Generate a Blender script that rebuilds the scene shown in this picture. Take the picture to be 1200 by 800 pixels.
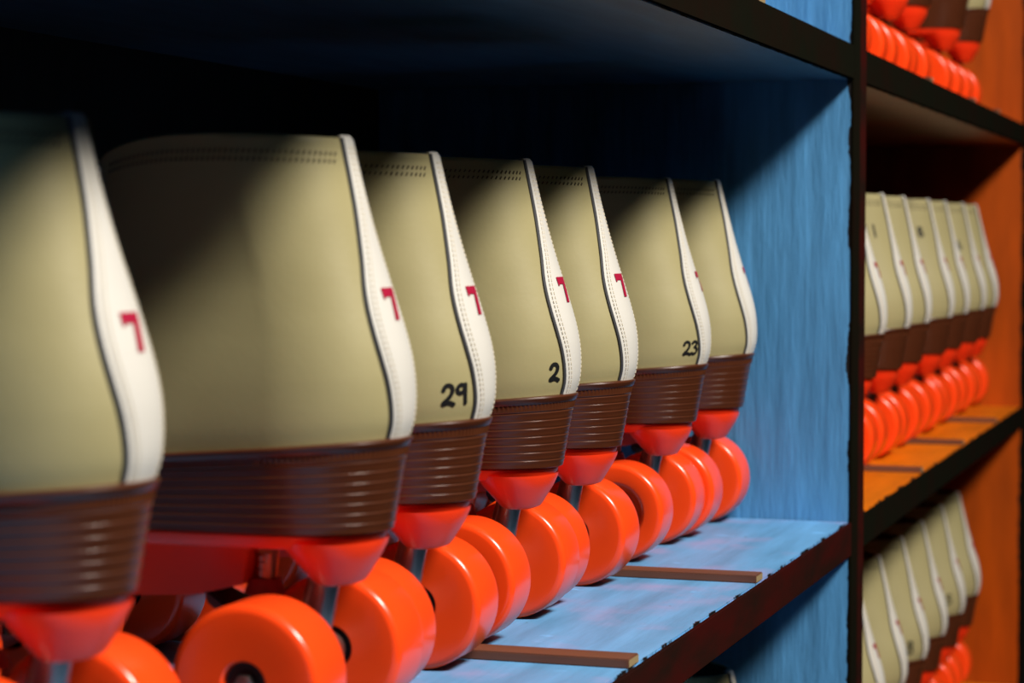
import bpy, bmesh, math, random
from mathutils import Vector, Matrix
R = math.radians
scene = bpy.context.scene
C = scene.collection
for o in list(bpy.data.objects): bpy.data.objects.remove(o)

# ---------------------------------------------------------------- camera
cam_d = bpy.data.cameras.new('camera'); cam = bpy.data.objects.new('camera', cam_d); C.objects.link(cam)
CAM = Vector((0, -.281, .201))
cam.location = CAM
cam.rotation_euler = (R(90 - 2.57), 0, R(18.4 - 90))
cam_d.sensor_width = 36; cam_d.lens = 80.0; cam_d.clip_start = .02; cam_d.clip_end = 50
cam_d.dof.use_dof = True; cam_d.dof.focus_distance = 1.22; cam_d.dof.aperture_fstop = 12
scene.camera = cam

# ---------------------------------------------------------------- world, light, exposure
w = bpy.data.worlds.new('room_ambient'); scene.world = w; w.use_nodes = True
w.node_tree.nodes['Background'].inputs[0].default_value = (1.0, .88, .68, 1)
w.node_tree.nodes['Background'].inputs[1].default_value = .005

def area(name, loc, target, sx, sy, power, col):
    d = bpy.data.lights.new(name, 'AREA'); d.shape = 'RECTANGLE'; d.size = sx; d.size_y = sy
    d.energy = power; d.color = col
    o = bpy.data.objects.new(name, d); C.objects.link(o); o.location = loc
    o.rotation_euler = (Vector(target) - Vector(loc)).to_track_quat('-Z', 'Y').to_euler()
    return o
LT = Vector((1.3, .03, .1)); LD = Vector((-.41, -.74, .89)).normalized()
area('ceiling_tube_light', LT + LD * 3.0, LT, .70, .50, 162, (1.0, .94, .85))

vs = scene.view_settings
vs.view_transform = 'Standard'; vs.look = 'None'; vs.exposure = 0.0; vs.gamma = 1.0
vs.use_curve_mapping = False

# ---------------------------------------------------------------- materials
def mat(name, col, rough=.5, metal=0, noise=None, bump=None, spec=.5, sss=0, coat=0):
    """noise = (scale xyz, second colour, low, high)   bump = (scale xyz, strength, distance)"""
    m = bpy.data.materials.new(name); m.use_nodes = True
    nt = m.node_tree; b = nt.nodes['Principled BSDF']
    b.inputs['Base Color'].default_value = (*col, 1); b.inputs['Roughness'].default_value = rough
    b.inputs['Metallic'].default_value = metal; b.inputs['Specular IOR Level'].default_value = spec
    if coat: b.inputs['Coat Weight'].default_value = coat; b.inputs['Coat Roughness'].default_value = .15
    if sss:
        b.inputs['Subsurface Weight'].default_value = sss; b.inputs['Subsurface Radius'].default_value = (.01, .003, .001)
        b.inputs['Subsurface Scale'].default_value = .5
    tc = nt.nodes.new('ShaderNodeTexCoord')
    def nz(scale, detail=5):
        mp = nt.nodes.new('ShaderNodeMapping'); mp.inputs['Scale'].default_value = scale
        nt.links.new(tc.outputs['Object'], mp.inputs[0])
        n = nt.nodes.new('ShaderNodeTexNoise'); n.inputs['Scale'].default_value = 1; n.inputs['Detail'].default_value = detail
        nt.links.new(mp.outputs[0], n.inputs[0]); return n
    if noise:
        sc, c2, lo, hi = noise
        n = nz(sc); rp = nt.nodes.new('ShaderNodeValToRGB')
        rp.color_ramp.elements[0].position = lo; rp.color_ramp.elements[0].color = (*col, 1)
        rp.color_ramp.elements[1].position = hi; rp.color_ramp.elements[1].color = (*c2, 1)
        nt.links.new(n.outputs['Fac'], rp.inputs[0]); nt.links.new(rp.outputs[0], b.inputs['Base Color'])
    if bump:
        sc, st, di = bump
        n = nz(sc, 8); bp = nt.nodes.new('ShaderNodeBump'); bp.inputs['Strength'].default_value = st; bp.inputs['Distance'].default_value = di
        nt.links.new(n.outputs['Fac'], bp.inputs['Height']); nt.links.new(bp.outputs[0], b.inputs['Normal'])
    return m

def paint(name, col, grain, stain=None, stain_col=(.45, .2, .3), edge=True, bump=.5, rough=.45, edge_col=(.008, .006, .006), spec=.3, bd=.002):
    """brushed house paint on board; 'grain' = noise scale per axis; ragged bare dark edge near the front (y<~.004)"""
    m = bpy.data.materials.new(name); m.use_nodes = True
    nt = m.node_tree; b = nt.nodes['Principled BSDF']; L = nt.links.new
    b.inputs['Roughness'].default_value = rough; b.inputs['Specular IOR Level'].default_value = spec
    geo = nt.nodes.new('ShaderNodeNewGeometry')
    def noise(scale, detail=4, rough_=.55):
        mp = nt.nodes.new('ShaderNodeMapping'); mp.inputs['Scale'].default_value = scale
        L(geo.outputs['Position'], mp.inputs[0])
        n = nt.nodes.new('ShaderNodeTexNoise'); n.inputs['Scale'].default_value = 1; n.inputs['Detail'].default_value = detail
        n.inputs['Roughness'].default_value = rough_
        L(mp.outputs[0], n.inputs[0]); return n
    def mix(fac, a, bb, blend='MIX'):
        mx = nt.nodes.new('ShaderNodeMix'); mx.data_type = 'RGBA'; mx.blend_type = blend
        if isinstance(fac, float): mx.inputs[0].default_value = fac
        else: L(fac, mx.inputs[0])
        if isinstance(a, tuple): mx.inputs[6].default_value = (*a, 1)
        else: L(a, mx.inputs[6])
        if isinstance(bb, tuple): mx.inputs[7].default_value = (*bb, 1)
        else: L(bb, mx.inputs[7])
        return mx.outputs[2]
    def ramp(src, lo, hi):
        r = nt.nodes.new('ShaderNodeMapRange'); r.inputs[1].default_value = lo; r.inputs[2].default_value = hi
        L(src, r.inputs[0]); return r.outputs[0]
    g1 = noise(grain, 6)
    c = mix(ramp(g1.outputs['Fac'], .3, .75), tuple(x * .78 for x in col), tuple(min(1, x * 1.25) for x in col))
    if stain:
        s1 = noise(stain, 4)
        f = ramp(s1.outputs['Fac'], .5, .68)
        f2 = nt.nodes.new('ShaderNodeMath'); f2.operation = 'MULTIPLY'; f2.inputs[1].default_value = .75; L(f, f2.inputs[0])
        c = mix(f2.outputs[0], c, stain_col)
        s2 = noise((60, 25, 60), 6)
        c = mix(ramp(s2.outputs['Fac'], .64, .7), c, tuple(min(1, x * 1.5) for x in col))
        s3 = noise((150, 120, 150), 3)
        c = mix(ramp(s3.outputs['Fac'], .73, .76), c, (.03, .03, .05))
    if edge:
        sep = nt.nodes.new('ShaderNodeSeparateXYZ'); L(geo.outputs['Position'], sep.inputs[0])
        e = noise((30, 8, 30), 5, .6)
        mm = nt.nodes.new('ShaderNodeMath'); mm.operation = 'MULTIPLY_ADD'; mm.inputs[1].default_value = -.014; mm.inputs[2].default_value = .0056
        L(e.outputs['Fac'], mm.inputs[0])
        ad = nt.nodes.new('ShaderNodeMath'); ad.operation = 'ADD'; L(sep.outputs['Y'], ad.inputs[0]); L(mm.outputs[0], ad.inputs[1])
        c = mix(ramp(ad.outputs[0], -.0003, .0003), edge_col, c)
    L(c, b.inputs['Base Color'])
    g2 = noise(tuple(x * 1.0 for x in grain), 8, .6)
    bp = nt.nodes.new('ShaderNodeBump'); bp.inputs['Strength'].default_value = bump; bp.inputs['Distance'].default_value = bd
    L(g2.outputs['Fac'], bp.inputs['Height']); L(bp.outputs[0], b.inputs['Normal'])
    return m

BLUE = (.075, .255, .50)
ORA = (.40, .060, .0005)
M = dict(
    blue_side=paint('blue_paint_upright', BLUE, (90, 90, 11), bump=.55, bd=.004),
    blue_shelf=paint('blue_paint_shelf', (.12, .335, .62), (8, 60, 60), (14, 16, 14), (.33, .32, .60), bump=.35),
    blue_back=paint('back_board_painted_shade', (.012, .016, .020), (60, 60, 8), edge=False),  # near-black stands for the unlit depth of the bay, shade put into the colour
    blue_under=paint('blue_underside_painted_shade', (.045, .14, .24), (8, 60, 60), bump=.3),  # the shelves' own blue, darkened to paint in shade under the boards
    ora_under=paint('orange_underside_painted_shade', (.22, .04, .002), (8, 40, 40), bump=.25),  # shelf orange with the underside shade put into its colour
    ora_side=paint('orange_paint_upright', ORA, (40, 40, 7), bump=.25),
    ora_shelf=paint('orange_paint_shelf', (.66, .165, .001), (8, 40, 40), bump=.25),
    ora_back=paint('orange_paint_back', ORA, (40, 40, 8), edge=False, bump=.25),
    edge_black=mat('black_paint_edge', (.0040, .0042, .0015), .85, noise=((20, 20, 20), (.007, .003, .001), .4, .7), bump=((90, 90, 90), .4, .001), spec=.06),
    edge_brown=mat('dark_red_brown_edge', (.034, .003, .002), .8, noise=((9, 20, 30), (.010, .005, .003), .4, .65), bump=((30, 90, 90), .4, .001), spec=.06),
    strip=mat('brown_wood_strip', (.15, .055, .028), .55, noise=((60, 8, 60), (.11, .04, .02), .35, .7), bump=((150, 20, 150), .4, .0005)),
    strip_end=mat('raw_wood_end', (.30, .22, .11), .7),
    leather=mat('tan_leather', (.335, .292, .142), .5, noise=((22, 14, 14), (.375, .33, .168), .35, .7), bump=((420, 420, 420), .10, .0006), spec=.35),
    lining=mat('dark_lining', (.10, .075, .05), .8),
    white=mat('white_leather', (.62, .60, .555), .45, bump=((380, 380, 380), .12, .0005), spec=.35),
    piping=mat('grey_cut_edge', (.045, .047, .055), .6),
    thread=mat('pale_thread', (.62, .55, .42), .8),
    thread_dark=mat('collar_thread', (.085, .065, .035), .8),
    red_ink=mat('crimson_ink', (.36, .004, .035), .5),
    black_ink=mat('black_marker_ink', (.008, .008, .009), .4),
    sole=mat('brown_rubber', (.066, .017, .006), .30, noise=((30, 30, 30), (.085, .024, .009), .3, .7), bump=((160, 160, 600), .10, .0006)),
    wheel=mat('orange_urethane', (1.0, .070, .008), .24, spec=.5, sss=.1, noise=((25, 25, 25), (.97, .062, .007), .35, .7)),
    plate=mat('orange_plastic', (.95, .045, .008), .36, spec=.4, sss=.1),
    steel=mat('dull_steel', (.42, .42, .41), .35, 1.0),
    dark_metal=mat('blackened_metal', (.05, .05, .055), .4, .8),
    copper=mat('coppery_bolt', (.55, .33, .22), .3, 1.0),
    bearing=mat('black_bearing_shield', (.012, .012, .013), .4),
    rubber=mat('red_cushion_rubber', (.35, .02, .015), .5),
    lace=mat('white_lace', (.7, .67, .6), .9),
)

# ---------------------------------------------------------------- mesh helpers
def link(name, bm, m, parent=None, smooth=35, mats=None):
    me = bpy.data.meshes.new(name)
    bm.normal_update()
    if smooth:
        for f in bm.faces: f.smooth = True
        for e in bm.edges:
            if len(e.link_faces) == 2 and e.calc_face_angle(0) > R(smooth): e.smooth = False
    bm.to_mesh(me); bm.free()
    for mm in (mats or [m]): me.materials.append(mm)
    o = bpy.data.objects.new(name, me); C.objects.link(o)
    if parent: o.parent = parent
    return o
def box(bm, x0, x1, y0, y1, z0, z1, bev=0, mi=0):
    g = bmesh.ops.create_cube(bm, size=1)
    vv = g['verts']
    for v in vv:
        v.co = Vector((x0 + (v.co.x + .5) * (x1 - x0), y0 + (v.co.y + .5) * (y1 - y0), z0 + (v.co.z + .5) * (z1 - z0)))
    fs = set(f for v in vv for f in v.link_faces)
    for f in fs: f.material_index = mi
    if bev:
        es = list(set(e for v in vv for e in v.link_edges))
        bmesh.ops.bevel(bm, geom=es, offset=bev, segments=2, affect='EDGES')
def loft(bm, rings, closed=True, cap0=False, cap1=False, mi=0):
    vr = [[bm.verts.new(p) for p in r] for r in rings]
    n = len(vr[0])
    for a, b in zip(vr, vr[1:]):
        for i in range(n if closed else n - 1):
            j = (i + 1) % n
            f = bm.faces.new((a[i], a[j], b[j], b[i])); f.material_index = mi
    if cap0: bm.faces.new(list(reversed(vr[0]))).material_index = mi
    if cap1: bm.faces.new(vr[-1]).material_index = mi
    return vr
def tube(bm, pts, r, n=8, r2=None, cap=True):
    pts = [Vector(p) for p in pts]; rings = []
    up = None
    for i, p in enumerate(pts):
        d = (pts[min(i + 1, len(pts) - 1)] - pts[max(i - 1, 0)]).normalized()
        if up is None: up = Vector((0, 0, 1)) if abs(d.z) < .9 else Vector((0, 1, 0))
        s = d.cross(up).normalized(); u = s.cross(d).normalized(); up = u
        rr = r if r2 is None else r + (r2 - r) * i / (len(pts) - 1)
        rings.append([p + rr * (math.cos(2 * math.pi * k / n) * s + math.sin(2 * math.pi * k / n) * u) for k in range(n)])
    loft(bm, rings, True, cap, cap)
def lathe_x(bm, prof, cx, cy, cz, n=64, flip=1, mi=0):
    """prof = [(axial, radius)...] turned about the x axis"""
    rings = []
    for a, r in prof:
        rings.append([Vector((cx + flip * a, cy + r * math.cos(2 * math.pi * k / n), cz + flip * r * math.sin(2 * math.pi * k / n))) for k in range(n)])
    loft(bm, rings, True, False, False, mi)
def lerp_tab(tab, z):
    """smooth (Catmull-Rom style) table lookup: rows (key, values...)"""
    if z <= tab[0][0]: return tab[0][1:]
    if z >= tab[-1][0]: return tab[-1][1:]
    for i in range(len(tab) - 1):
        if tab[i][0] <= z <= tab[i + 1][0]:
            a, b = tab[i], tab[i + 1]; p = tab[max(i - 1, 0)]; q = tab[min(i + 2, len(tab) - 1)]
            h = b[0] - a[0]; t = (z - a[0]) / h; out = []
            for k in range(1, len(a)):
                def sl(u, v): return (v[k] - u[k]) / (v[0] - u[0]) if v[0] != u[0] else 0
                ma = (sl(p, a) + sl(a, b)) / 2 if p is not a else sl(a, b)
                mb = (sl(a, b) + sl(b, q)) / 2 if q is not b else sl(a, b)
                t2, t3 = t * t, t * t * t
                out.append((2*t3-3*t2+1)*a[k] + (t3-2*t2+t)*h*ma + (-2*t3+3*t2)*b[k] + (t3-t2)*h*mb)
            return out

# ---------------------------------------------------------------- shelving
T = .0245; H = .313
XD0, XD1, XD2 = 1.606, 1.631, 1.656       # end of the blue unit / start of the orange one
XR = 2.785
LEVELS = [-.676, -.338, 0, .338, .676]
DEP = .36
def tag(o, label, cat, group=None, kind=None):
    o['label'] = label; o['category'] = cat
    if group: o['group'] = group
    if kind: o['kind'] = kind
def unit(name, label, x0, x1, tl, tr, side, shelf, under, back, edgel, edger, strips, edge_hi, edge_lo):
    root = bpy.data.objects.new(name, None); C.objects.link(root); root.location = (x0, 0, -.75)
    tag(root, label, 'shelving unit')
    ox, oz = x0, -.75
    zt = 1.014 - oz + .0245
    for (a, b, em) in ((x0, x0 + tl, edgel), (x1 - tr, x1, edger)):
        bm = bmesh.new(); box(bm, a - ox, b - ox, 0, DEP, 0, zt, .0012)
        p = link('side_panel', bm, side, root)
        bm = bmesh.new(); box(bm, a - ox, b - ox, -.0015, .0005, 0, zt, .0004)
        link('painted_edge', bm, em, p)
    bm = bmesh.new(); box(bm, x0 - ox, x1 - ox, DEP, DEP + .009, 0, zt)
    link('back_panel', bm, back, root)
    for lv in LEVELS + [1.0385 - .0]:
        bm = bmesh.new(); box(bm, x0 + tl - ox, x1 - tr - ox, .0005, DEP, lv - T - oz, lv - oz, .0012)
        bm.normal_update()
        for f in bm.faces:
            if f.normal.z < -.7: f.material_index = 1  # downward faces take the colour with shade painted in
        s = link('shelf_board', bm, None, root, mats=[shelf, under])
        bm = bmesh.new(); box(bm, x0 + tl - ox, x1 - tr - ox, -.0015, .0006, lv - T - oz, lv - oz, .0008)
        link('front_edge', bm, edge_hi if lv > .1 else edge_lo, s)
        if lv < .9:
            for sx in strips[lv] if lv in strips else strips[0]:
                bm = bmesh.new(); hw = .009 if x0 < 1 else .006
                box(bm, sx - hw - ox, sx + hw - ox, .001, DEP - .02, lv - oz, lv + .0045 - oz, .0005)
                ys = [f for f in bm.faces if f.normal.y < -.9 and f.calc_area() > 1e-5]
                for f in ys: f.material_index = 1
                link('divider_strip', bm, None, s, mats=[M['strip'], M['strip_end']])
    return root
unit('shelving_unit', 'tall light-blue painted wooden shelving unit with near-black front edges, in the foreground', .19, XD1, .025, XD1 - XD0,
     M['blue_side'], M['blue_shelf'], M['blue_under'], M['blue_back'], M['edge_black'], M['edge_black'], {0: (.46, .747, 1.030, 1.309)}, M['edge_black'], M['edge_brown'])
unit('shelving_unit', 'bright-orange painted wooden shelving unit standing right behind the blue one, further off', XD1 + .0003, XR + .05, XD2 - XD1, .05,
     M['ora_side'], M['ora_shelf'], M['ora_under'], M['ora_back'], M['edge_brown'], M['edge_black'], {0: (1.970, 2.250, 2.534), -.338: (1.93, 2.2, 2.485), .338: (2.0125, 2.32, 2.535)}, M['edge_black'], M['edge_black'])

# ---------------------------------------------------------------- roller skate
#        z     yback   wheel  arcdepth yfront ballfactor
UP = [(.095, .0055, .0300, 0.044, .268, 1.0),
      (.110, .0055, .0312, 0.044, .270, 1.0),
      (.122, .0028, .0325, 0.046, .270, 1.0),
      (.130, .0004, .0335, 0.047, .268, .95),
      (.144, .0000, .0338, 0.047, .258, .75),
      (.154, .0014, .0334, 0.046, .238, .5),
      (.164, .0040, .0326, 0.044, .205, .25),
      (.174, .0072, .0318, 0.043, .176, .1),
      (.186, .0112, .0310, 0.041, .155, 0),
      (.200, .0155, .0310, 0.041, .142, 0),
      (.215, .0195, .0320, 0.041, .134, 0),
      (.230, .0232, .0335, 0.041, .130, 0),
      (.243, .0262, .0348, 0.041, .130, 0)]
WIDTH = [(0, 1.0, 1.0), (.05, 1.0, .995), (.10, 1.0, .97), (.15, 1.12, .92), (.19, 1.27, .84), (.22, 1.24, .8), (.28, 1.0, .7)]
def half_contour(z, n=56, grow=0.0):
    yb, w, a, yf, bf = lerp_tab(UP, z)
    yb -= grow; w += grow; yf += grow; a += grow
    pts = []
    n1 = n * 2 // 5; n2 = n - n1
    for i in range(n1):
        t = (math.pi / 2) * i / n1
        pts.append((w * math.sin(t) ** .94, yb + a * (1 - math.cos(t))))
    ya = yb + a
    for i in range(n2 + 1):
        t = (math.pi / 2) * i / n2
        y = ya + (yf - ya) * math.sin(t)
        f1, f0 = lerp_tab(WIDTH, y)
        W = w * (f1 * bf + f0 * (1 - bf))
        x = W * math.cos(t) ** .62 if i < n2 else 0.0
        pts.append((x, y))
    return pts
def collar(z, y):
    """lift of the collar edge so that it is a touch rounded from back to front"""
    if z < .16:
        drop = .075 * max(0, y) if y < .1 else .0075 + .10 * (y - .1)
        return -drop * (.16 - z) / .04
    k = max(0, (z - .205) / .038)
    return k * (.0015 * math.sin(min(1, max(0, (y - .025) / .07)) * math.pi * .75) - .010 * max(0, (y - .085) / .045) ** 2)
def full_ring(z, n=56, grow=0.0):
    h = half_contour(z, n, grow)
    pts = [Vector((-x, y, z + collar(z, y))) for x, y in h] + [Vector((x, y, z + collar(z, y))) for x, y in reversed(h[1:-1])]
    return pts
_cache = {}
def surf_pt(s, z):
    key = round(z, 6)
    if key not in _cache:
        h = half_contour(z, 200); L = [0]
        for a, b in zip(h, h[1:]): L.append(L[-1] + math.hypot(b[0] - a[0], b[1] - a[1]))
        _cache[key] = (h, L)
    h, L = _cache[key]; t = abs(s); lo, hi = 0, len(L) - 1
    t = min(t, L[-1] - 1e-6)
    while hi - lo > 1:
        m = (lo + hi) // 2
        if L[m] <= t: lo = m
        else: hi = m
    f = (t - L[lo]) / max(1e-9, L[hi] - L[lo])
    x = h[lo][0] + (h[hi][0] - h[lo][0]) * f; y = h[lo][1] + (h[hi][1] - h[lo][1]) * f
    return Vector((-x if s >= 0 else x, y, z + collar(z, y)))
def surf(s, z, off=0.0):
    """point on the boot: s = distance round from the heel's centre line (positive on the near side), z = height"""
    p = surf_pt(s, z)
    a = surf_pt(s + .001, z) - surf_pt(s - .001, z); b = surf_pt(s, min(.2425, z + .001)) - surf_pt(s, min(.2425, z + .001) - .002)
    n = b.cross(a).normalized()
    if n.y > 0 and abs(s) < .05: n = -n
    return p + n * off
def ink(bm, quads_pts, off=.00025, thick=.0):
    pass
STROKES = {
 '7': [[(.0, 1), (.62, 1), (.30, 0)]],
 '2': [[(.06, .74), (.12, .92), (.32, 1), (.52, .92), (.56, .72), (.46, .45), (.22, .2), (.06, .1), (.1, .0), (.28, .1), (.46, .1), (.66, .0)]],
 '9': [[(.52, .92), (.3, 1), (.08, .86), (.06, .66), (.22, .52), (.42, .6), (.53, .84)], [(.54, .98), (.54, .6), (.56, .28), (.6, .04)]],
 '3': [[(.08, .84), (.24, .99), (.46, .96), (.52, .78), (.38, .6), (.24, .55), (.46, .5), (.58, .3), (.46, .08), (.22, 0), (.04, .1)]],
 '1': [[(.3, 1), (.3, .5), (.3, 0)]],
 '8': [[(.3, .54), (.1, .7), (.12, .92), (.34, 1), (.52, .88), (.5, .7), (.28, .54), (.08, .34), (.1, .08), (.34, 0), (.56, .12), (.54, .36), (.3, .54)]],
 '5': [[(.54, .98), (.14, .98), (.1, .56), (.34, .62), (.54, .44), (.5, .14), (.26, 0), (.04, .08)]],
 '6': [[(.5, .96), (.26, .84), (.1, .5), (.1, .18), (.3, .0), (.52, .14), (.5, .38), (.3, .5), (.12, .36)]],
}
def strokes_mesh(text, s0, z0, h, width, off=.00035, adv=.74, slant=0):
    """marker-pen digits laid on the boot's skin; s grows to picture-left so digits advance towards -s"""
    bm = bmesh.new(); cur = 0
    for ch in text:
        for st in STROKES[ch]:
            P = []
            for (a, b) in zip(st, st[1:]):
                d = math.hypot(b[0]-a[0], b[1]-a[1]); k = max(2, int(d * h / .0006))
                for i in range(k): P.append((a[0] + (b[0]-a[0]) * i / k, a[1] + (b[1]-a[1]) * i / k))
            P.append(st[-1])
            for r_ in range(2):
                P = [P[0]] + [((P[i-1][0] + 2*P[i][0] + P[i+1][0]) / 4, (P[i-1][1] + 2*P[i][1] + P[i+1][1]) / 4) for i in range(1, len(P)-1)] + [P[-1]]
            for q in P[::1]:
                cx = s0 - (cur + q[0] + slant * q[1]) * h; cz = z0 + q[1] * h
                vs_ = [bm.verts.new(surf(cx + width / 2 * math.cos(2*math.pi*k/10), cz + width / 2 * math.sin(2*math.pi*k/10), off)) for k in range(10)]
                bm.faces.new(vs_)
        cur += adv
    return bm
def patch(bm, poly, off, sub=.0012):
    """filled polygon (s,z) on the skin"""
    cs = sum(p[0] for p in poly) / len(poly)
    vs_ = [bm.verts.new((p[0], p[1], 0)) for p in poly]
    bm.faces.new(vs_)
    for k in range(1, 40):
        for ax, n in ((0, (1, 0, 0)), (1, (0, 1, 0))):
            lo = min(p[ax] for p in poly); c0 = lo + k * sub
            if c0 < max(p[ax] for p in poly):
                co = [0, 0, 0]; co[ax] = c0
                bmesh.ops.bisect_plane(bm, geom=bm.verts[:] + bm.edges[:] + bm.faces[:], plane_co=co, plane_no=n)
    for v in bm.verts: v.co = surf(v.co.x, v.co.y, off)
def seven(ds, z0=.1685, h=.0128):
    """bold crimson 7 printed on the backstay"""
    wd = h * .80; st = h * .28
    P = [(0, h), (wd, h), (wd, h * .86), (wd * .74, 0), (wd * .74 - st * 1.05, 0), (wd - st * 1.25, h - st), (st * .35, h - st), (st * .3, h - st * 1.25), (0, h - st * 1.25)]
    bm = bmesh.new(); patch(bm, [(ds + wd / 2 - p[0], z0 + p[1]) for p in P], .0020)
    return bm

BW = [(.118, .0100), (.126, .0106), (.140, .0126), (.155, .0150), (.165, .0155), (.178, .0142), (.195, .0098), (.212, .0066), (.225, .0054), (.243, .0048)]
def bstay(z): return lerp_tab(BW, z)[0]

# --- meshes shared by every skate
def m_upper():
    bm = bmesh.new()
    zs = [.118 + (.2405 - .118) * i / 64 for i in range(65)]
    rings = [full_ring(z) for z in zs]
    top = rings[-1]
    def inset(r, g, dz):
        out = []
        c = Vector((0, sum(p.y for p in r) / len(r), 0))
        n = len(r)
        for i, p in enumerate(r):
            t = r[(i + 1) % n] - r[i - 1]; nn = Vector((t.y, -t.x, 0)).normalized()
            if nn.dot(Vector((p.x, p.y - c.y, 0))) > 0: nn = -nn
            out.append(p + nn * g + Vector((0, 0, dz)))
        return out
    rings += [inset(top, .0006, .0006), inset(top, .0018, .0006), inset(top, .0026, -.0004)]
    loft(bm, rings, True, True, False)
    prev = inset(top, .0026, -.0004)
    inner = [prev]
    for i in range(1, 9):
        z = .2405 - .008 * i
        inner.append([Vector((p.x, p.y, p.z)) for p in inset(full_ring(z), .0026, 0)])
    loft(bm, inner, True, False, True, 1)
    bmesh.ops.recalc_face_normals(bm, faces=bm.faces[:])
    return bm
def m_backstay():
    bm = bmesh.new(); rows = []
    NZ, NS = 60, 20
    for i in range(NZ + 1):
        z = .1195 + (.2403 - .1195) * i / NZ; b = bstay(z); r = []
        r.append(surf(b, z, -.0005))
        for j in range(NS + 1):
            s = b - 2 * b * j / NS
            o = .0016 * (1 - .45 * abs(s / b) ** 6)
            r.append(surf(s, z, o))
        r.append(surf(-b, z, -.0005)); rows.append(r)
    # fold over the collar
    r = rows[-1]; rows.append([p + Vector((0, .0012, .0016)) for p in r]); rows.append([p + Vector((0, .0045, .0014)) for p in r])
    loft(bm, rows, False)
    bmesh.ops.recalc_face_normals(bm, faces=bm.faces[:]); return bm
def m_piping(side):
    bm = bmesh.new()
    for sg in (side,):
        pts = [surf(sg * (bstay(z) + .0003), z, .0006) for z in [.1200 + (.2410 - .1200) * i / 70 for i in range(71)]]
        tube(bm, pts, .00085, 6)
    return bm
def dashes(bm, path, n, ln, r):
    """path(t)->Vector, t 0..1"""
    for i in range(n):
        t = (i + .5) / n; d = ln / 2
        tube(bm, [path(t - d / n), path(t), path(t + d / n)], r, 5)
def m_stitch(side):
    bm = bmesh.new()
    for sg in (side,):
        for inset_ in (.0022, .0040):
            dashes(bm, lambda t: surf(sg * (bstay(.124 + .114 * min(1, max(0, t))) - inset_), .124 + .114 * min(1, max(0, t)), .00165), 52, .62, .00024)
    return bm
def m_collar_stitch(side):
    bm = bmesh.new()
    for sg in (side,):
        for k, zz in enumerate((.2352, .2322)):
            for i in range(44):
                s = .0105 + .0024 * i + .0012 * k
                a = surf(sg * s, zz, .0001); b = surf(sg * (s + .0011), zz - .0013, .0001)
                tube(bm, [a, (a + b) / 2, b], .00042, 5)
    return bm
def m_sole():
    bm = bmesh.new(); rings = []
    zt, zb = .1232, .085
    def ring(z, grow, notch=0.0):
        f = (z - zb) / (zt - zb)                       # 0 bottom .. 1 top
        h = half_contour(.112, 150, 0)
        pts = []
        N = len(h)
        full = [(-x, y) for x, y in h] + [(x, y) for x, y in reversed(h[1:-1])]
        n = len(full)
        for i, (x, y) in enumerate(full):
            xn, yn = full[(i + 1) % n]; xp, yp = full[i - 1]
            t = Vector((xn - xp, yn - yp, 0)); nn = Vector((-t.y, t.x, 0)).normalized()
            if nn.dot(Vector((x, y - .12, 0))) < 0: nn = -nn
            rear = max(0, 1 - max(0, y) / .035)
            g = grow + (notch if i % 2 else 0) + .0022 + .0020 * rear - (.0045 + .0025 * rear) * (1 - f)
            zz = zb + f * ((zt - .075 * max(0, y - .0) if y < .1 else zt - .0075 - .10 * (y - .1)) - zb)
            pts.append(Vector((x + nn.x * g, y + nn.y * g, zz)))
        return pts
    rings.append(ring(.085, -.0005))
    nr = 7; hh = (.1150 - .0855) / nr
    for k in range(nr):
        z0 = .0855 + k * hh
        rings += [ring(z0, .0003), ring(z0 + hh * .30, .0004), ring(z0 + hh * .60, .0004), ring(z0 + hh * .76, .0007), ring(z0 + hh * .86, .0007), ring(z0 + hh * .96, .0002)]
    rings += [ring(.1152, .0005), ring(.1156, .0007, .0), ring(.1160, .0009, -.0005), ring(.1192, .0010, -.0005), ring(.1198, .0013), ring(.1222, .0018), ring(.1230, .0014), ring(.1233, 0), ring(.1233, -.006)]
    loft(bm, rings, True, True, True)
    bmesh.ops.recalc_face_normals(bm, faces=bm.faces[:]); return bm
def ell(cx, cy, rx, ry, z, n=48, p=2.0):
    out = []
    for k in range(n):
        c, s = math.cos(2*math.pi*k/n), math.sin(2*math.pi*k/n)
        out.append(Vector((cx + rx * math.copysign(abs(c) ** (2/p), c), cy + ry * math.copysign(abs(s) ** (2/p), s), z)))
    return out
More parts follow.
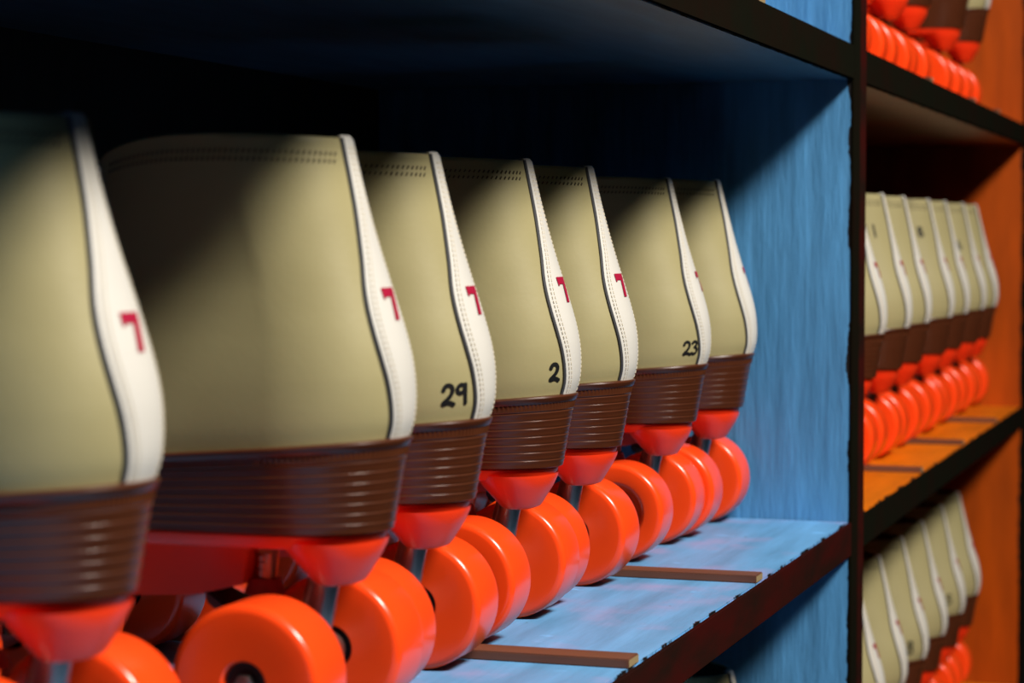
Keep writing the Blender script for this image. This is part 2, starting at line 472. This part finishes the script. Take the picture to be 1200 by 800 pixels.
def m_plate():
    bm = bmesh.new()
    h = half_contour(.112, 60, -.0032)
    full = [(-x, y) for x, y in h] + [(x, y) for x, y in reversed(h[1:-1])]
    def ring(z, g): 
        c = .12
        return [Vector((x * (1 - g / .03), c + (y - c) * (1 - g / .12) + .0015, z)) for x, y in full]
    loft(bm, [ring(.0852, .0006), ring(.0842, 0), ring(.0812, .0010), ring(.0792, .0030), ring(.0784, .007)], True, True, True)
    for (cy, ry, sg, yo) in ((.031, .0205, 1, -.0015), (.202, .0205, 1, .002)):    # truck bosses: blunt cones
        rs = []
        for z, rx, r2, dy in ((.0815, .0275, ry, 0), (.0795, .0268, ry - .0002, 0), (.0745, .0230, ry - .0030, -.0006), (.070, .0195, ry - .0064, -.0012), (.066, .0165, ry - .0094, -.0018), (.0642, .0148, ry - .0110, -.002), (.0632, .0115, ry - .0136, -.002), (.0629, .004, .003, -.002)):
            rs.append(ell(0, cy + dy, rx, r2, z))
        loft(bm, rs, True, False, True)
    # centre beam, deeper in the middle
    rs = []
    for y, zb_ in ((.064, .0775), (.067, .062), (.088, .057), (.120, .055), (.150, .058), (.172, .062), (.176, .0775)):
        rs.append([Vector((-.0125, y, .0795)), Vector((-.0105, y, zb_)), Vector((.0105, y, zb_)), Vector((.0125, y, .0795))])
    loft(bm, rs, True, True, True)
    bmesh.ops.recalc_face_normals(bm, faces=bm.faces[:]); return bm
WR, WW = .031, .031
def m_wheel(cup=False):
    bm = bmesh.new()
    def side(cupped):
        if cupped: pr = [(.0065, .0088), (.0062, .0155), (.002, .0172), (.0004, .0188), (0, .0200)]
        else: pr = [(.0055, .0088), (.0012, .0090), (.0004, .0098), (.0002, .016), (0, .0215)]
        r = .0036
        for k in range(7):
            a = math.pi / 2 * k / 6
            pr.append((r - r * math.cos(math.pi/2 - a) if False else r * (1 - math.sin(a)) if False else r - r * math.cos(a), WR - r + r * math.sin(a)))
        return pr
    # near face is at -x
    near = side(cup); far = side(False)
    prof = [(-WW / 2 + a, r) for a, r in near] + [(WW / 2 - a, r) for a, r in reversed(far)] + [(WW / 2 - .0055, .0088), (-WW / 2 + .0055, .0088)]
    lathe_x(bm, prof + [prof[0]], 0, 0, 0, 72)
    bmesh.ops.remove_doubles(bm, verts=bm.verts[:], dist=1e-6)
    bmesh.ops.recalc_face_normals(bm, faces=bm.faces[:]); return bm
def m_bearing():
    bm = bmesh.new()
    pr = [(.0085, .0088), (.0112, .0088), (.0114, .0084), (.0108, .0078), (.0108, .0050), (.0112, .0046), (.0112, .0)]
    lathe_x(bm, [(-a, r) for a, r in reversed(pr)] + pr, 0, 0, 0, 32, 1)
    bmesh.ops.remove_doubles(bm, verts=bm.verts[:], dist=1e-6)
    bmesh.ops.recalc_face_normals(bm, faces=bm.faces[:]); return bm
def m_nut(side):
    bm = bmesh.new()
    for f in (side,): lathe_x(bm, [(.0112, .0), (.0112, .0043), (.0148, .0043), (.0151, .0038), (.0151, .0)], 0, 0, 0, 6, f)
    bmesh.ops.remove_doubles(bm, verts=bm.verts[:], dist=1e-6)
    bmesh.ops.recalc_face_normals(bm, faces=bm.faces[:]); return bm
TRX = .0425; YA = (.045, .197)
def m_truck(y, d):
    """d=+1: the kingpin leans towards the toe (rear truck), -1 for the front truck"""
    bm = bmesh.new()
    tube(bm, [(-.026, y, .031), (-.020, y, .031), (0, y, .032), (.020, y, .031), (.026, y, .031)], .0075, 20)
    tube(bm, [(-TRX - .0135, y, .031), (TRX + .0135, y, .031)], .0035, 12)
    tube(bm, [(0, y - d * .0095, .0655), (0, y - d * .006, .050), (0, y - d * .001, .034)], .0066, 24, r2=.0080)      # pivot arm
    return bm
def m_hanger(y, d):
    bm = bmesh.new()
    a = [Vector((s * .016, y + d * .004, .027)) for s in (-1, 1)]
    rs = [[Vector((-.018, y + d*.003, .036)), Vector((.018, y + d*.003, .036)), Vector((.018, y + d*.003, .028)), Vector((-.018, y + d*.003, .028))],
          [Vector((-.014, y + d*.020, .049)), Vector((.014, y + d*.020, .049)), Vector((.014, y + d*.020, .042)), Vector((-.014, y + d*.020, .042))],
          [Vector((-.009, y + d*.040, .060)), Vector((.009, y + d*.040, .060)), Vector((.009, y + d*.040, .054)), Vector((-.009, y + d*.040, .054))]]
    loft(bm, rs, True, True, True)
    bmesh.ops.bevel(bm, geom=bm.edges[:], offset=.0012, segments=2, affect='EDGES')
    bmesh.ops.recalc_face_normals(bm, faces=bm.faces[:]); return bm
def m_kingpin(y, d):
    bm = bmesh.new()
    yy = y + d * .015
    tube(bm, [(0, yy + d * .003, .034), (0, yy - d * .001, .081)], .0035, 16)
    for z, r in ((.039, .0055), (.074, .0058), (.0705, .0042), (.0675, .0042), (.0645, .0042)):
        tube(bm, [(0, yy + d*.002, z), (0, yy + d*.002, z + .0026)], r, 6 if r > .005 else 16)
    return bm
def m_cushion(y, d):
    bm = bmesh.new(); yy = y + d * .017
    tube(bm, [(0, yy, .0425), (0, yy, .0455)], .0105, 20, r2=.0115); tube(bm, [(0, yy, .0575), (0, yy, .0635)], .0085, 20, r2=.0065)
    return bm
def m_toestop():
    bm = bmesh.new()
    rs = [ell(0, .243, r, r, z, 32) for z, r in ((.0785, .008), (.066, .008), (.065, .017), (.062, .019), (.048, .020), (.045, .018), (.0445, .010))]
    loft(bm, rs, True, True, True); bmesh.ops.recalc_face_normals(bm, faces=bm.faces[:]); return bm
def m_tongue():
    bm = bmesh.new(); rows = []
    for i in range(15):
        z = .170 + .069 * i / 14
        yb, w_, a_, yf, bf = lerp_tab(UP, min(z, .243))
        y = yf - .003 + (.006 * (z - .243) / .01 if z > .243 else 0) - (.0035 if z > .2 else 0)
        rows.append([Vector((x, y - abs(x) ** 2 * 14, z - abs(x) ** 2 * 6)) for x in [(-.021 + .042 * j / 8) for j in range(9)]])
    back = [[p + Vector((0, -.004, 0)) for p in r] for r in rows]
    rings = [r + list(reversed(b)) for r, b in zip(rows, back)]
    loft(bm, rings, True, True, True); bmesh.ops.recalc_face_normals(bm, faces=bm.faces[:]); return bm
def m_laces():
    bm = bmesh.new()
    zs = [.166 + .0105 * i for i in range(7)]
    def P(x, z, o=.0025):
        yb, w_, a_, yf, bf = lerp_tab(UP, z)
        W = w_ * .8; y = yf - (abs(x) / W) ** 2 * .018
        return Vector((x, y + o, z))
    for i, z in enumerate(zs[:-1]):
        for s in (-1, 1):
            tube(bm, [P(s * .017 * (1 - 2 * k / 6), z + (zs[i + 1] - z) * k / 6, .003 + .0008 * s) for k in range(7)], .0016, 6)
    for s in (-1, 1):                                   # bow at the top
        lp = [Vector((0, P(0, .229).y + .004, .229))] + [Vector((s * (.004 + .016 * math.sin(a)), P(0, .229).y + .006 + .004 * math.sin(a), .229 - .010 * (1 - math.cos(a)))) for a in (.5, 1.1, 1.7, 2.3, 2.8)]
        tube(bm, lp, .0016, 6)
    return bm

proto_mesh = {}
def part(name, fn, m, parent, loc=(0, 0, 0), key=None, mats=None, smooth=35):
    key = key or name
    if key not in proto_mesh:
        o = link(name, fn(), m, parent, smooth, mats); proto_mesh[key] = o.data
    else:
        o = bpy.data.objects.new(name, proto_mesh[key]); C.objects.link(o); o.parent = parent
    o.location = loc
    return o
def make_skate(cups=()):
    root = bpy.data.objects.new('roller_skate', None); C.objects.link(root)
    up = part('boot_upper', m_upper, None, root, mats=[M['leather'], M['lining']], smooth=50)
    bs = part('backstay', m_backstay, M['white'], root, smooth=50)
    for sd in (1, -1):
        part('collar_stitching', lambda: m_collar_stitch(sd), M['thread_dark'], up, key='cst%d' % sd)
        part('piping', lambda: m_piping(sd), M['piping'], bs, key='pip%d' % sd)
        part('stitching', lambda: m_stitch(sd), M['thread'], bs, key='sti%d' % sd)
    part('tongue', m_tongue, M['leather'], root)
    part('laces', m_laces, M['lace'], root)
    part('heel_sole', m_sole, M['sole'], root, smooth=30)
    part('sole_plate', m_plate, M['plate'], root, smooth=30)
    for y, d in ((YA[0], 1), (YA[1], -1)):
        t = part('truck_axle', lambda: m_truck(y, d), M['steel'], root, key='axle%d' % d)
        part('hanger', lambda: m_hanger(y, d), M['dark_metal'], t, key='hanger%d' % d)
        part('kingpin', lambda: m_kingpin(y, d), M['copper'], t, key='king%d' % d)
        part('cushion', lambda: m_cushion(y, d), M['rubber'], t, key='cush%d' % d)
        for sx in (-1, 1):
            cup = (y == YA[0] and sx in cups)
            wl = part('wheel', lambda: m_wheel(cup), M['wheel'], root, (sx * TRX, y, WR), key='wheel_cup' if cup else 'wheel')
            part('bearing', m_bearing, M['bearing'], wl); part('axle_nut', lambda: m_nut(sx), M['steel'], wl, key='nut%d' % sx)
    part('toe_stop', m_toestop, M['rubber'], root)
    return root, bs, up
def place(x, y, z, yaw, label, group, seven_s=0.0, mark=None, cups=()):
    root, bs, up = make_skate(cups)
    root.location = (x, y, z); root.rotation_euler = (0, 0, R(yaw))
    tag(root, label, 'roller skate', group)
    if seven_s is not None:
        o = link('size_number', seven(seven_s, .1640 if y > .06 and x < .7 else .1685), M['red_ink'], bs, 0); o['label'] = 'crimson printed number 7'
    if mark:
        text, s, zz, h, wd = mark
        o = link('marker_number', strokes_mesh(text, s, zz, h, wd), M['black_ink'], up, 0); o['label'] = 'handwritten black marker number'
    return root

G1 = 'roller skates on the blue shelf'
BLUE_ROW = [
 (.663, .064, 0, 1, 'blurred tan roller skate nearest the viewer, cut by the left edge of the photo', .001, None, ()),
 (.842, .043, 0, 1, 'large tan roller skate right behind the nearest one, dark-shaded side, unnumbered', .001, None, ()),
 (.9585, .049, 0, .991, 'tan roller skate with two-digit marker number 29 above the brown heel', .001, ('29', .0285, .1303, .0086, .0020), ()),
 (1.109, .054, 0, 1, 'tan roller skate marked with one lone handwritten digit, a 2, near its backstay', .0005, ('2', .0210, .1305, .0082, .0021), ()),
 (1.2255, .056, -3.5, 1, 'unnumbered tan roller skate in mid-row, just before the one marked 23', .001, None, ()),
 (1.416, .059, 0, .993, 'tan roller skate, second from the blue end wall, number 23 in black marker', -.0035, ('23', .0245, .1297, .0082, .0018), (-1,)),
 (1.540, .056, 0, 1, 'unnumbered tan roller skate furthest along the blue shelf, beside the blue end wall', -.0045, None, ()),
]
for x, y, yaw, sc, lab, ss, mk, cups in BLUE_ROW:
    place(x, y, 0, yaw, lab, G1, ss, mk, cups).scale.z = sc
place(1.525, .042, -.338, 0, 'tan roller skate on the lower blue shelf, only its collar peeping into view', None, 0)
G2 = 'roller skates on the middle orange shelf'
pos = ['emerging first from behind the black upright, red 7 showing', 'with two black strokes by its collar', 'unmarked, third out from the upright', 'with a black blot near its collar',
       'unmarked, between the blotted one and the small-marked one', 'next to last, small mark at ankle height', 'last, against the orange end wall']
mks = [None, ('11', .036, .2035, .010, .0018), None, ('8', .030, .204, .009, .0022), None, ('6', .030, .190, .009, .002), None]
for i, x in enumerate((1.90, 2.0405, 2.165, 2.33, 2.455, 2.604, 2.7225)):
    place(x, .023, 0, 0, 'roller skate on middle orange shelf, ' + pos[i], G2, .001, mks[i])
G3 = 'roller skates on the lower orange shelf'
pos = ['nearest the upright, cut by the frame', 'second from the upright, side unmarked', 'dark marker digit beside its backstay',
       'fourth out, side unmarked', 'next to last, small dark mark', 'last and furthest away']
mks = [('8', .036, .128, .010, .002), None, ('8', .032, .130, .012, .002), None, ('5', .032, .135, .010, .002), None]
for i, x in enumerate((2.0, 2.13, 2.27, 2.41, 2.56, 2.70)):
    place(x, .038, -.338, 0, 'roller skate on lower orange shelf, ' + pos[i], G3, .001, mks[i])
G4 = 'roller skates on the top orange shelf'
pos = ['nearest the black upright', 'second from the black upright', 'third, just before the gap', 'fourth, just after the gap', 'last, its pale heel beside the end wall']
for i, x in enumerate((1.94, 2.085, 2.205, 2.45, 2.62)):
    place(x, .023, .338, 0, 'roller skate on top orange shelf, ' + pos[i], G4, .001)
